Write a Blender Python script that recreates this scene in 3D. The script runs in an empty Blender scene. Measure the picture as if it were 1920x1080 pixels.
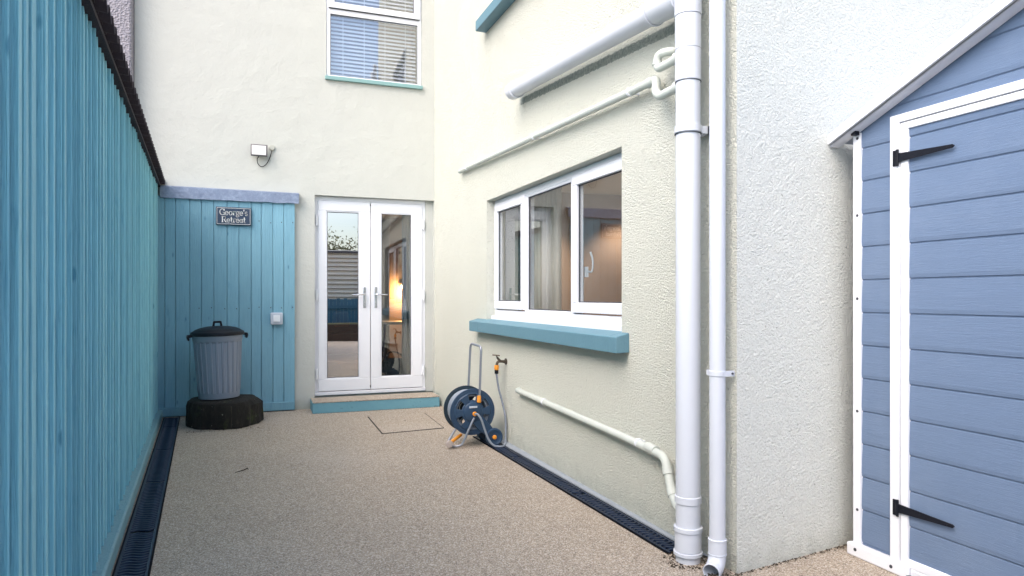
import bpy, math, random
from mathutils import Vector, Matrix, noise
R=math.radians
random.seed(7)
sc=bpy.context.scene
C=sc.collection

# ---------------- camera, sky, sun, exposure ----------------
cam_d=bpy.data.cameras.new('camera'); cam=bpy.data.objects.new('camera',cam_d); C.objects.link(cam)
cam.location=(0,0,1.2); cam.rotation_euler=(R(90),0,-0.3541)
cam_d.sensor_width=36; cam_d.lens=36*1275.56/1920; cam_d.shift_y=15.95/1920
cam_d.clip_start=0.05; cam_d.clip_end=600
sc.camera=cam
SUN_EL, SUN_AZ = R(46), R(241)          # azimuth clockwise from +Y: high, behind and a little left of the camera
w=bpy.data.worlds.new('World'); sc.world=w; w.use_nodes=True
nt=w.node_tree; bg=nt.nodes['Background']
sky=nt.nodes.new('ShaderNodeTexSky'); sky.sky_type='NISHITA'; sky.sun_disc=False
sky.sun_elevation=SUN_EL; sky.sun_rotation=SUN_AZ; sky.air_density=1.0; sky.dust_density=3.0; sky.ozone_density=1.0
nt.links.new(sky.outputs[0],bg.inputs[0]); bg.inputs[1].default_value=0.15
sd=bpy.data.lights.new('sun','SUN'); so=bpy.data.objects.new('sun',sd); C.objects.link(so)
sd.energy=1.0; sd.angle=R(70); sd.color=(1,.96,.9)
sv=Vector((math.sin(SUN_AZ)*math.cos(SUN_EL), math.cos(SUN_AZ)*math.cos(SUN_EL), math.sin(SUN_EL)))
so.rotation_euler=sv.to_track_quat('Z','Y').to_euler()
vs=sc.view_settings; vs.view_transform='Standard'; vs.look='None'; vs.exposure=1.36; vs.gamma=1; vs.use_curve_mapping=False
sc.cycles.max_bounces=10; sc.cycles.transparent_max_bounces=16
sc.cycles.sample_clamp_indirect=6

# ---------------- materials ----------------
def newmat(name):
    m=bpy.data.materials.new(name); m.use_nodes=True
    t=m.node_tree; return m,t,t.nodes['Principled BSDF'],t.nodes,t.links
def coords(t,scale=(1,1,1),rot=(0,0,0)):
    tc=t.nodes.new('ShaderNodeTexCoord'); mp=t.nodes.new('ShaderNodeMapping')
    mp.inputs['Scale'].default_value=scale; mp.inputs['Rotation'].default_value=rot
    t.links.new(tc.outputs['Object'],mp.inputs['Vector']); return mp.outputs[0]
def nz(t,v,scale,detail=4,rough=.55,dist=0):
    n=t.nodes.new('ShaderNodeTexNoise'); n.inputs['Scale'].default_value=scale; n.inputs['Detail'].default_value=detail
    n.inputs['Roughness'].default_value=rough; n.inputs['Distortion'].default_value=dist
    t.links.new(v,n.inputs['Vector']); return n.outputs['Fac']
def ramp(t,f,stops,interp='LINEAR'):
    r=t.nodes.new('ShaderNodeValToRGB'); cr=r.color_ramp; cr.interpolation=interp
    while len(cr.elements)<len(stops): cr.elements.new(.5)
    for e,(p,c) in zip(cr.elements,stops):
        e.position=p; e.color=(*c,1) if len(c)==3 else c
    t.links.new(f,r.inputs[0]); return r.outputs[0]
def g(v): return (v,v,v)
def mix(t,f,a,b,mode='MIX'):
    m=t.nodes.new('ShaderNodeMix'); m.data_type='RGBA'; m.blend_type=mode
    for s,x in ((m.inputs[0],f),(m.inputs[6],a),(m.inputs[7],b)):
        if isinstance(x,(int,float)): s.default_value=x
        elif isinstance(x,tuple): s.default_value=(*x,1) if len(x)==3 else x
        else: t.links.new(x,s)
    return m.outputs[2]
def mth(t,op,a,b=0,c=None):
    m=t.nodes.new('ShaderNodeMath'); m.operation=op
    for i,x in enumerate((a,b) if c is None else (a,b,c)):
        if isinstance(x,(int,float)): m.inputs[i].default_value=x
        else: t.links.new(x,m.inputs[i])
    return m.outputs[0]
def bump(t,b,h,dist,strength=1,prev=None):
    n=t.nodes.new('ShaderNodeBump'); n.inputs['Distance'].default_value=dist; n.inputs['Strength'].default_value=strength
    t.links.new(h,n.inputs['Height'])
    if prev is not None: t.links.new(prev,n.inputs['Normal'])
    if b is not None: t.links.new(n.outputs[0],b.inputs['Normal'])
    return n.outputs[0]
def simple(name,col,rough=.5,metal=0,bumps=None,var=.08,vscale=6,spec=.5,coat=0,rv=.10):
    m,t,b,N,L=newmat(name); v=coords(t)
    f=nz(t,v,vscale,5)
    c=mix(t,f,tuple(x*(1-var) for x in col),tuple(min(1,x*(1+var)) for x in col))
    L.new(c,b.inputs['Base Color'])
    L.new(mth(t,'MULTIPLY_ADD',nz(t,v,vscale*5,4),rv,rough-rv/2),b.inputs['Roughness'])
    b.inputs['Metallic'].default_value=metal; b.inputs['Specular IOR Level'].default_value=spec
    b.inputs['Coat Weight'].default_value=coat
    if bumps: bump(t,b,nz(t,v,bumps[0],4),bumps[1])
    return m
def stucco(name,col,sc1=42,d1=.028,stain=0,grime=True,rw=.5):
    m,t,b,N,L=newmat(name); v=coords(t)
    n1=nz(t,v,sc1,3,.5,.9); n2=nz(t,v,sc1*2.4,4,.65,.3); n3=nz(t,v,3,3)
    # trowelled dashing: ridges where the distorted noise crosses its middle
    rid=mth(t,'ABSOLUTE',mth(t,'SUBTRACT',n1,.5)); rid=mth(t,'SUBTRACT',1,mth(t,'MULTIPLY',rid,5)); rid=mth(t,'MAXIMUM',rid,0)
    amp=mth(t,'MULTIPLY_ADD',n3,.9,.15)
    h=mth(t,'ADD',mth(t,'MULTIPLY',mth(t,'MULTIPLY',rid,amp),rw),mth(t,'MULTIPLY',n2,1.15))
    h=mth(t,'ADD',h,mth(t,'MULTIPLY',nz(t,v,sc1*.5,2),.45))
    bump(t,b,h,d1)
    big=nz(t,v,.9,4,.6)
    c=mix(t,big,tuple(x*.985 for x in col),tuple(x*1.01 for x in col))
    c=mix(t,ramp(t,nz(t,v,9,5,.7),[(.55,g(0)),(.85,g(.06))]),c,(col[0]*.86,col[1]*.88,col[2]*.80))
    # small dark pits
    pit=ramp(t,nz(t,v,60,2,.4),[(.245,g(.75)),(.27,g(0))])
    c=mix(t,mth(t,'MULTIPLY',pit,.6),c,(.22,.2,.15))
    if grime:
        tc=N.new('ShaderNodeTexCoord'); sp=N.new('ShaderNodeSeparateXYZ'); L.new(tc.outputs['Object'],sp.inputs[0])
        z=mth(t,'ADD',sp.outputs[2],mth(t,'MULTIPLY',nz(t,v,7,4),.16))
        gr=ramp(t,z,[(.07,g(.55)),(.2,g(.12)),(.45,g(0))])
        c=mix(t,mth(t,'MULTIPLY',gr,nz(t,v,22,4)),c,(.25,.27,.2))
    if stain:
        # mossy unpainted band of old render under the branch pipe
        line=mth(t,'MULTIPLY_ADD',sp.outputs[1],.088,2.685)
        dz=mth(t,'SUBTRACT',sp.outputs[2],line)
        dz=mth(t,'ADD',dz,mth(t,'MULTIPLY_ADD',nz(t,v,26,4,.7),.03,-.015))
        band=ramp(t,mth(t,'MULTIPLY_ADD',dz,5,.5),[(.33,g(0)),(.36,g(1)),(.58,g(1)),(.62,g(0))])
        ym=ramp(t,mth(t,'MULTIPLY_ADD',sp.outputs[1],.25,.5),[(.06,g(0)),(.08,g(1)),(.585,g(1)),(.60,g(0))])
        fac=mth(t,'MULTIPLY',band,ym); fac=mth(t,'MULTIPLY',fac,ramp(t,nz(t,v,45,4,.7),[(.3,g(.55)),(.6,g(1))]))
        c=mix(t,fac,c,(.33,.38,.35))
    L.new(c,b.inputs['Base Color']); b.inputs['Roughness'].default_value=.85; b.inputs['Specular IOR Level'].default_value=.25
    return m
def painted_wood(name,col,axis='Z',dirt=.35):
    m,t,b,N,L=newmat(name)
    s={'Z':(14,14,.7),'X':(.7,14,14)}[axis]
    v=coords(t,s); v2=coords(t)
    grain=nz(t,v,6,6,.65,.6); fine=nz(t,v,22,3,.6)
    c=mix(t,nz(t,v2,1.6,4),tuple(x*.86 for x in col),tuple(x*1.12 for x in col))
    # board-to-board variation
    at=N.new('ShaderNodeAttribute'); at.attribute_name='tone'
    c=mix(t,at.outputs['Fac'],tuple(x*.78 for x in col),c) if False else mix(t,.5,c,mix(t,at.outputs['Fac'],tuple(x*.82 for x in col),tuple(min(1,x*1.18) for x in col)))
    c=mix(t,ramp(t,grain,[(.3,g(dirt)),(.52,g(0))]),c,(col[0]*.35,col[1]*.5,col[2]*.62))
    c=mix(t,ramp(t,grain,[(.58,g(0)),(.8,g(.16))]),c,(min(1,col[0]*1.8),min(1,col[1]*1.35),min(1,col[2]*1.2)))
    kn=N.new('ShaderNodeTexVoronoi'); kn.inputs['Scale'].default_value=2.6; L.new(coords(t,(3,3,1)),kn.inputs['Vector'])
    kf=ramp(t,kn.outputs['Distance'],[(.045,g(.8)),(.085,g(0))])
    c=mix(t,kf,c,(col[0]*.35,col[1]*.5,col[2]*.6))
    sm=ramp(t,nz(t,coords(t,(9,9,2.2)),1.6,4,.6),[(.62,g(0)),(.74,g(.55))])
    c=mix(t,sm,c,(col[0]*.42,col[1]*.6,col[2]*.72))
    L.new(c,b.inputs['Base Color']); b.inputs['Roughness'].default_value=.62; b.inputs['Specular IOR Level'].default_value=.3
    n=bump(t,None,grain,.004); bump(t,b,fine,.0012,1,n)
    return m
def gravel():
    m,t,b,N,L=newmat('resin_bound_gravel'); v=coords(t)
    vo=N.new('ShaderNodeTexVoronoi'); vo.inputs['Scale'].default_value=210; L.new(v,vo.inputs['Vector'])
    sp=N.new('ShaderNodeSeparateColor'); L.new(vo.outputs['Color'],sp.inputs[0])
    c=ramp(t,sp.outputs[0],[(0,(.05,.04,.03)),(.12,(.20,.16,.115)),(.4,(.36,.29,.215)),(.7,(.50,.42,.32)),(.93,(.68,.62,.52)),(1,(.8,.77,.7))])
    c=mix(t,.35,c,(.30,.26,.215)); c=mix(t,1,c,(1.14,1.11,1.12),'MULTIPLY')
    big=nz(t,v,1.1,5,.6)
    c=mix(t,ramp(t,big,[(.3,g(.5)),(.7,g(0))]),c,mix(t,1,c,(.80,.81,.84),'MULTIPLY'))
    c=mix(t,ramp(t,nz(t,v,.55,3,.5),[(.5,g(0)),(.75,g(.25))]),c,(.50,.47,.46))
    dark=ramp(t,nz(t,v,52,2,.5),[(.27,g(.9)),(.30,g(0))])
    c=mix(t,mth(t,'MULTIPLY',dark,.7),c,(.05,.045,.03))
    L.new(c,b.inputs['Base Color']); b.inputs['Roughness'].default_value=.7; b.inputs['Specular IOR Level'].default_value=.35
    h=mth(t,'SUBTRACT',1,vo.outputs['Distance'])
    bump(t,b,h,.004,.9)
    return m
def glass(name,tint=(.9,.93,.93),f0=.09,wav=.0004):
    m,t,b,N,L=newmat(name); N.remove(b)
    tr=N.new('ShaderNodeBsdfTransparent'); tr.inputs[0].default_value=(*tint,1)
    gl=N.new('ShaderNodeBsdfGlossy'); gl.inputs['Roughness'].default_value=.0; gl.inputs[0].default_value=(1,1,1,1)
    ge=N.new('ShaderNodeNewGeometry'); dp=N.new('ShaderNodeVectorMath'); dp.operation='DOT_PRODUCT'
    L.new(ge.outputs['Normal'],dp.inputs[0]); L.new(ge.outputs['Incoming'],dp.inputs[1])
    sch=mth(t,'POWER',mth(t,'SUBTRACT',1,mth(t,'ABSOLUTE',dp.outputs['Value'])),5)
    fr=mth(t,'MULTIPLY_ADD',sch,1-f0,f0)
    v=coords(t); bn=bump(t,None,nz(t,v,1.6,1),wav); L.new(bn,gl.inputs['Normal'])
    mx=N.new('ShaderNodeMixShader'); L.new(fr,mx.inputs[0]); L.new(tr.outputs[0],mx.inputs[1]); L.new(gl.outputs[0],mx.inputs[2])
    L.new(mx.outputs[0],N['Material Output'].inputs[0]); return m
def emit(name,col,st):
    m,t,b,N,L=newmat(name); b.inputs['Base Color'].default_value=(*col,1)
    b.inputs['Emission Color'].default_value=(*col,1); b.inputs['Emission Strength'].default_value=st
    tc=nz(t,coords(t),20); L.new(mth(t,'MULTIPLY_ADD',tc,.2,.3),b.inputs['Roughness']); return m
def bark():
    m,t,b,N,L=newmat('mossy_bark'); v=coords(t,(1,1,.5)); v2=coords(t)
    c=ramp(t,nz(t,v,16,6,.7),[(.35,(.004,.0035,.003)),(.62,(.014,.012,.009)),(.85,(.05,.042,.028))])
    c=mix(t,ramp(t,nz(t,v2,5.5,4,.6),[(.60,g(0)),(.70,g(.6))]),c,(.05,.075,.015))
    c=mix(t,ramp(t,nz(t,coords(t,(12,12,.6)),1.2,4,.6),[(.60,g(0)),(.72,g(.6))]),c,(.16,.13,.085))
    c=mix(t,ramp(t,nz(t,v2,34,3,.6),[(.70,g(0)),(.74,g(.8))]),c,(.26,.26,.22))
    L.new(c,b.inputs['Base Color']); b.inputs['Roughness'].default_value=.9
    bump(t,b,nz(t,v,22,6,.7),.03); return m
def pebbledash():
    m,t,b,N,L=newmat('grey_pebbledash'); v=coords(t)
    vo=N.new('ShaderNodeTexVoronoi'); vo.inputs['Scale'].default_value=55; L.new(v,vo.inputs['Vector'])
    c=mix(t,nz(t,v,30,4,.7),(.17,.16,.19),(.45,.43,.48)); L.new(c,b.inputs['Base Color'])
    bump(t,b,vo.outputs['Distance'],.015); b.inputs['Roughness'].default_value=.9; return m
def shed_plastic():
    m,t,b,N,L=newmat('shed_cladding_plastic'); v=coords(t,(8,1.2,26))
    col=(.135,.195,.31)
    c=mix(t,nz(t,v,5,5,.6),tuple(x*.92 for x in col),tuple(x*1.07 for x in col)); 
    c=mix(t,ramp(t,nz(t,coords(t),2.2,5,.7),[(.5,g(0)),(.8,g(.16))]),c,(.30,.36,.46))
    L.new(c,b.inputs['Base Color']); b.inputs['Roughness'].default_value=.5
    n=bump(t,None,nz(t,v,9,5,.7,.8),.0022); bump(t,b,nz(t,v,30,3),.0006,1,n); return m
def leafmat(name,a,b2):
    m,t,b,N,L=newmat(name); L.new(mix(t,nz(t,coords(t),3,3),a,b2),b.inputs['Base Color']); b.inputs['Roughness'].default_value=.6; return m
def slat_clad():
    m,t,b,N,L=newmat('shadow_gap_clapboard'); v=coords(t)
    tc=N.new('ShaderNodeTexCoord'); sp=N.new('ShaderNodeSeparateXYZ'); L.new(tc.outputs['Object'],sp.inputs[0])
    z=mth(t,'FRACT',mth(t,'DIVIDE',sp.outputs[2],.13))
    c=mix(t,nz(t,v,6,4),(.80,.70,.56),(.9,.84,.72))
    c=mix(t,ramp(t,z,[(.0,g(.9)),(.14,g(.7)),(.22,g(0))]),c,(.20,.15,.11))  # dark line on each board paints in its shadow gap
    L.new(c,b.inputs['Base Color']); b.inputs['Roughness'].default_value=.8; return m
def step_board_stain():
    m,t,b,N,L=newmat('step_paint'); v=coords(t)
    c=mix(t,nz(t,v,5,4),(.12,.29,.37),(.17,.37,.45))
    c=mix(t,ramp(t,nz(t,v,17,5,.75),[(.30,g(.9)),(.38,g(0))]),c,(.04,.05,.05))
    L.new(c,b.inputs['Base Color']); b.inputs['Roughness'].default_value=.7; bump(t,b,nz(t,v,40,4),.003); return m

CREAM=(.92,.93,.83)
M=dict(
 stucco=stucco('side_wall_stucco',CREAM,stain=1),
 stucco_front=stucco('front_wall_stucco',(.93,.94,.88),sc1=40,d1=.018,rw=.22),
 render=None, gravel=gravel(), glass=glass('window_glass',f0=.15), dglass=glass('door_glass',(.8,.83,.84),f0=.58), dglass2=glass('door_glass_right',(.86,.88,.88),f0=.20), uglass=glass('upper_window_glass',(.85,.87,.88),f0=.30), bark=bark(), pebble=pebbledash(), shed=shed_plastic(),
 fence=painted_wood('fence_blue_paint',(.28,.58,.66)),
 panel=painted_wood('panel_teal_paint',(.20,.395,.50),dirt=.25),
 sill=simple('teal_masonry_paint',(.115,.235,.30),.55,bumps=(60,.002),var=.07),
 upvc=simple('white_upvc',(.80,.81,.86),.32,var=.012,vscale=3,rv=.02),
 pipe=simple('white_pvc_pipe',(.63,.655,.72),.33,var=.03,vscale=5),
 cpipe=simple('painted_waste_pipe',(.55,.58,.54),.5,bumps=(90,.0015),var=.08,vscale=9),
 seal=simple('grey_gasket',(.05,.055,.07),.6),
 rubber=simple('black_rubber',(.006,.007,.009),.5),
 drainbase=simple('drain_channel_black',(.002,.003,.006),.7,spec=.1),
 blackp=simple('black_plastic',(.006,.008,.014),.45,var=.2,spec=.25),
 blackm=simple('black_painted_iron',(.005,.006,.012),.5,spec=.25,bumps=(150,.001),var=.3),
 drain=simple('black_plastic_grating',(.012,.022,.05),.4,spec=.35,var=.3,vscale=18),
 binp=simple('grey_bin_plastic',(.21,.25,.32),.5,bumps=(120,.0006),var=.08),
 chrome=simple('chrome',(.75,.76,.78),.18,metal=1,var=.02),
 alu=simple('grey_metal_tube',(.36,.38,.44),.34,metal=.75,var=.05),
 reelb=simple('slate_blue_plastic',(.022,.055,.11),.45,var=.1),
 reeld=simple('dark_reel_plastic',(.02,.04,.06),.5,var=.1),
 orange=simple('orange_plastic',(.85,.32,.03),.4,var=.05),
 hose=simple('grey_hose_rubber',(.24,.27,.32),.45,var=.1,vscale=30),
 brass=simple('weathered_brass',(.11,.09,.07),.45,metal=.7,var=.3,vscale=40),
 lead=None, concrete=simple('pale_concrete',(.30,.33,.37),.8,bumps=(60,.004),var=.18,vscale=14),
 roofm=simple('dark_corrugated_bitumen',(.022,.014,.022),.75,bumps=(80,.002),var=.4,vscale=12),
 slate=simple('roof_slate',(.07,.075,.09),.6,bumps=(30,.01),var=.25,vscale=12),
 navy=simple('sign_slate_navy',(.025,.045,.085),.45,var=.06),
 lettering=simple('sign_lettering_cream',(.80,.80,.78),.5,var=.02),
 lens=simple('floodlight_lens',(.82,.80,.78),.25,var=.03),
 greyp=simple('grey_housing',(.13,.12,.13),.5),
 wplastic=simple('white_plastic',(.78,.80,.84),.4,var=.03),
 gplastic=simple('pale_grey_plastic',(.50,.54,.62),.4,var=.03),
 blind=simple('blind_slat_white',(.62,.66,.74),.45,var=.03),
 intwall=simple('warm_plaster',(.30,.22,.17),.8,var=.08),
 intfloor=simple('pale_floorboards',(.42,.36,.30),.4,var=.1,vscale=4),
 ceil=simple('white_ceiling',(.45,.44,.42),.8,var=.02),
 curtain_g=simple('grey_curtain_fabric',(.23,.27,.31),.9,bumps=(240,.002),var=.25,vscale=60),
 curtain_b=simple('beige_curtain_fabric',(.70,.64,.56),.9,bumps=(240,.002),var=.08,vscale=30),
 sofa=simple('brown_leather',(.055,.035,.03),.45,bumps=(50,.003),var=.2),
 cushion=simple('mustard_fabric',(.35,.17,.04),.9,bumps=(200,.002)),
 rug=simple('grey_rug',(.12,.12,.125),.95,bumps=(200,.004)),
 darkwood=simple('dark_wood',(.05,.03,.02),.5,var=.3),
 bag=simple('dark_teal_fabric',(.02,.035,.045),.8,bumps=(90,.004),var=.3),
 bulb=emit('lamp_bulb_glow',(1,.55,.18),60), spot=emit('downlight_glow',(1,.72,.42),14),
 slats=simple('pale_timber_cladding',(.85,.79,.66),.7,bumps=(40,.004),var=.2,vscale=8),
 bricks=simple('garden_brick',(.25,.11,.07),.85,bumps=(40,.008),var=.35,vscale=14),
 gfence=painted_wood('garden_fence_paint',(.05,.16,.24)),
 leaf=leafmat('tree_leaves',(.05,.075,.02),(.12,.13,.05)), trunk=simple('tree_bark_brown',(.09,.065,.045),.9,bumps=(30,.02),var=.4),
 grass=simple('soil_and_grass',(.08,.09,.04),.95,bumps=(60,.02),var=.4),
 step=step_board_stain(), gap=simple('dirt_filled_gap',(.03,.028,.025),.9,var=.5,vscale=30),
 twig=simple('dry_twig',(.045,.03,.02),.9), debris=simple('leaf_litter',(.04,.03,.018),.9,var=.6,vscale=60),
 moss=simple('moss',(.10,.11,.03),.95,bumps=(150,.01),var=.5,vscale=50),
)
def smooth_render():
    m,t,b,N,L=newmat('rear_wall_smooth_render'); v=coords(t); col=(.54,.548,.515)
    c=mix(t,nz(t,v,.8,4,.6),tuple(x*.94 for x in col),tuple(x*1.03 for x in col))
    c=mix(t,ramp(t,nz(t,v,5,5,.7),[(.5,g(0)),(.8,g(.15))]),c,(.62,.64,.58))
    tc=N.new('ShaderNodeTexCoord'); sp=N.new('ShaderNodeSeparateXYZ'); L.new(tc.outputs['Object'],sp.inputs[0])
    z=mth(t,'ADD',sp.outputs[2],mth(t,'MULTIPLY',nz(t,v,9,4),.15))
    c=mix(t,ramp(t,z,[(.09,g(.6)),(.2,g(0))]),c,(.3,.3,.24))
    L.new(c,b.inputs['Base Color']); b.inputs['Roughness'].default_value=.8; b.inputs['Specular IOR Level'].default_value=.25
    n=bump(t,None,nz(t,v,5,3),.012); bump(t,b,nz(t,v,55,4),.0022,1,n); return m
M['render']=smooth_render()
def lead():
    m,t,b,N,L=newmat('lead_flashing'); v=coords(t)
    c=ramp(t,nz(t,v,22,5,.75,.5),[(.3,(.17,.21,.31)),(.5,(.22,.27,.38)),(.7,(.30,.36,.48))])
    L.new(c,b.inputs['Base Color']); b.inputs['Roughness'].default_value=.55; b.inputs['Metallic'].default_value=.2
    bump(t,b,nz(t,v,35,4),.006); return m
M['lead']=lead()

# ---------------- mesh builder ----------------
class MB:
    def __init__(s): s.v=[]; s.f=[]; s.tone=[]; s.T=Matrix.Identity(4); s.t=.5
    def add(s,vs,fs):
        o=len(s.v); s.v+=[s.T@Vector(x) for x in vs]
        for f in fs: s.f.append([o+i for i in f]); s.tone.append(s.t)
        return s
    def box(s,x0,x1,y0,y1,z0,z1):
        vs=[(x,y,z) for z in (z0,z1) for y in (y0,y1) for x in (x0,x1)]
        return s.add(vs,[(0,2,3,1),(4,5,7,6),(0,1,5,4),(2,6,7,3),(0,4,6,2),(1,3,7,5)])
    def quad(s,a,b,c,d): return s.add([a,b,c,d],[(0,1,2,3)])
    def tube(s,path,r,n=16,cap=True,closed=False):
        P=[Vector(p) for p in path]; k=len(P)
        rr=r if isinstance(r,(list,tuple)) else [r]*k
        T=[]
        for i in range(k):
            a=P[(i-1)%k] if closed or i>0 else P[i]; b=P[(i+1)%k] if closed or i<k-1 else P[i]
            T.append((b-a).normalized())
        up=Vector((0,0,1)) if abs(T[0].z)<.9 else Vector((1,0,0))
        X=T[0].cross(up).normalized(); vs=[]
        for i in range(k):
            X=(X-T[i]*X.dot(T[i])).normalized(); Y=T[i].cross(X)
            for j in range(n):
                a=2*math.pi*j/n; vs.append(P[i]+(X*math.cos(a)+Y*math.sin(a))*rr[i])
        fs=[]
        for i in range(k if closed else k-1):
            for j in range(n):
                a=i*n+j;b=i*n+(j+1)%n;c=((i+1)%k)*n+(j+1)%n;d=((i+1)%k)*n+j; fs.append((a,b,c,d))
        if cap and not closed: fs.append(tuple(range(n-1,-1,-1))); fs.append(tuple((k-1)*n+j for j in range(n)))
        return s.add(vs,fs)
    def lathe(s,prof,origin=(0,0,0),axis='Z',n=48,fn=None,cap=True):
        o=Vector(origin); vs=[]
        for (r,h) in prof:
            for j in range(n):
                a=2*math.pi*j/n; q=r if fn is None else fn(r,h,a)
                p=(q*math.cos(a),q*math.sin(a),h)
                if axis=='Y': p=(p[0],p[2],p[1])
                if axis=='X': p=(p[2],p[0],p[1])
                vs.append(o+Vector(p))
        fs=[]
        for i in range(len(prof)-1):
            for j in range(n): fs.append((i*n+j,i*n+(j+1)%n,(i+1)*n+(j+1)%n,(i+1)*n+j))
        if cap: fs.append(tuple(range(n-1,-1,-1))); fs.append(tuple((len(prof)-1)*n+j for j in range(n)))
        return s.add(vs,fs)
    def prism(s,pts,axis,a,b):
        n=len(pts)
        def P(p,h): return {'X':(h,p[0],p[1]),'Y':(p[0],h,p[1]),'Z':(p[0],p[1],h)}[axis]
        vs=[P(p,a) for p in pts]+[P(p,b) for p in pts]
        fs=[tuple(range(n-1,-1,-1)),tuple(range(n,2*n))]+[(i,(i+1)%n,n+(i+1)%n,n+i) for i in range(n)]
        return s.add(vs,fs)
    def build(s,name,mat,parent=None,bevel=0,smooth=True,angle=35,seg=2,solid=0,fixn=True):
        me=bpy.data.meshes.new(name); me.from_pydata([tuple(v) for v in s.v],[],s.f); me.update()
        if fixn:
            import bmesh
            bm=bmesh.new(); bm.from_mesh(me); bmesh.ops.recalc_face_normals(bm,faces=bm.faces); bm.to_mesh(me); bm.free()
        if len(set(s.tone))>1:
            at=me.attributes.new('tone','FLOAT','FACE')
            for i,x in enumerate(s.tone): at.data[i].value=x
        m=M[mat] if isinstance(mat,str) else mat
        me.materials.append(m)
        if smooth:
            me.shade_smooth(); me.set_sharp_from_angle(angle=R(angle))
        o=bpy.data.objects.new(name,me); C.objects.link(o)
        if parent is not None: o.parent=parent
        if solid:
            md=o.modifiers.new('solid','SOLIDIFY'); md.thickness=solid; md.offset=0
        if bevel:
            md=o.modifiers.new('bevel','BEVEL'); md.width=bevel; md.segments=seg; md.limit_method='ANGLE'; md.angle_limit=R(40)
        return o
def thing(name,label,cat,loc=(0,0,0),rz=0,group=None,kind=None):
    o=bpy.data.objects.new(name,None); C.objects.link(o); o.location=loc; o.rotation_euler=(0,0,rz)
    o.empty_display_size=.1
    return tag(o,label,cat,group,kind)
def tag(o,label=None,cat=None,group=None,kind=None):
    if label: o['label']=label
    if cat: o['category']=cat
    if group: o['group']=group
    if kind: o['kind']=kind
    return o
def rounded(pts,rad,n=6):
    P=[Vector(p) for p in pts]; out=[P[0]]
    for i in range(1,len(P)-1):
        a=(P[i-1]-P[i]); b=(P[i+1]-P[i]); r=min(rad,a.length*.48,b.length*.48)
        p0=P[i]+a.normalized()*r; p1=P[i]+b.normalized()*r
        for k in range(n+1):
            t=k/n; out.append(p0*(1-t)**2+P[i]*2*t*(1-t)+p1*t*t)
    out.append(P[-1]); return out
def spline(pts,n=8):
    P=[Vector(p) for p in pts]; P=[P[0]*2-P[1]]+P+[P[-1]*2-P[-2]]; out=[]
    for i in range(1,len(P)-2):
        for k in range(n):
            t=k/n; a,b,c,d=P[i-1:i+3]
            out.append(.5*((2*b)+(c-a)*t+(2*a-5*b+4*c-d)*t*t+(3*b-a-3*c+d)*t**3))
    out.append(P[-2]); return out
def wall_holes(mb,fn,u0,u1,z0,z1,holes,depth,step=None):
    """wall face in (u,z) with rectangular holes and reveals; fn(u,off,z)->point, off = into the wall"""
    us=sorted({u0,u1,*[h[0] for h in holes],*[h[1] for h in holes]}); zs=sorted({z0,z1,*[h[2] for h in holes],*[h[3] for h in holes]})
    for a,b in zip(us,us[1:]):
        for c,d in zip(zs,zs[1:]):
            um,zm=(a+b)/2,(c+d)/2
            if any(h[0]<um<h[1] and h[2]<zm<h[3] for h in holes): continue
            mb.quad(fn(a,0,c),fn(b,0,c),fn(b,0,d),fn(a,0,d))
    for h in holes:
        a,b,c,d=h[:4]
        for (p,q) in (((a,c),(a,d)),((a,d),(b,d)),((b,d),(b,c)),((b,c),(a,c))):
            mb.quad(fn(p[0],0,p[1]),fn(q[0],0,q[1]),fn(q[0],depth,q[1]),fn(p[0],depth,p[1]))

# ---------------- ground ----------------
mb=MB(); mb.quad((-120,-120,0),(120,-120,0),(120,120,0),(-120,120,0))
tag(mb.build('ground','gravel'),kind='structure')

# ---------------- the house ----------------
XN,YN=1.93,2.42                      # near corner of the side wall
def XW(y): return XN-.014*(y-YN)
YR=7.57                               # rear wall face
HT=7.4
house=thing('house','cream rendered house with white french door, windows and white pipes around the yard','house',(XN,YR,0))
def hl(o): o.location=Vector(o.location)-Vector((XN,YR,0)); return o   # world-built part -> house space
# side wall (local frame at window centre)
YC=4.57; SW=(XW(YC),YC,0); SA=.014
def side_local(o):
    o.location=Vector(SW)-Vector((XN,YR,0)); o.rotation_euler=(0,0,SA); return o
wy0,wy1=3.394-YC,5.741-YC
mb=MB()
wall_holes(mb,lambda u,o,z:(o,u,z),YN-YC,YR-YC,0,HT,[(wy0,wy1,.99,2.05),(4.35-YC,5.62-YC,3.64,4.75)],.30)
side=side_local(mb.build('side_wall','stucco',house,fixn=False))
# rear wall
mb=MB()
wall_holes(mb,lambda u,o,z:(u-XN,o,z),-1.164,XW(YR),0,HT,[(.545,1.854,.0,2.29),(.665,1.71,3.575,4.95)],.30)
mb.quad((-1.164-XN,0,0),(-1.164-XN,3,0),(-1.164-XN,3,HT),(-1.164-XN,0,HT))
mb.build('rear_wall','render',house,fixn=False)
# front wall, turning away to the right
fa=math.atan(.15); ca,sa=math.cos(fa),math.sin(fa)
mb=MB()
fw=lambda u,o,z:(u*ca-o*sa, YN-YR+u*sa+o*ca, z)
wall_holes(mb,fw,0,5.2,0,HT,[(3.1,4.2,1.0,2.0)],.3)
mb.quad(fw(3.1,.12,1.0),fw(4.2,.12,1.0),fw(4.2,.12,2.0),fw(3.1,.12,2.0))
o=mb.build('front_wall','stucco_front',house,fixn=False)
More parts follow.
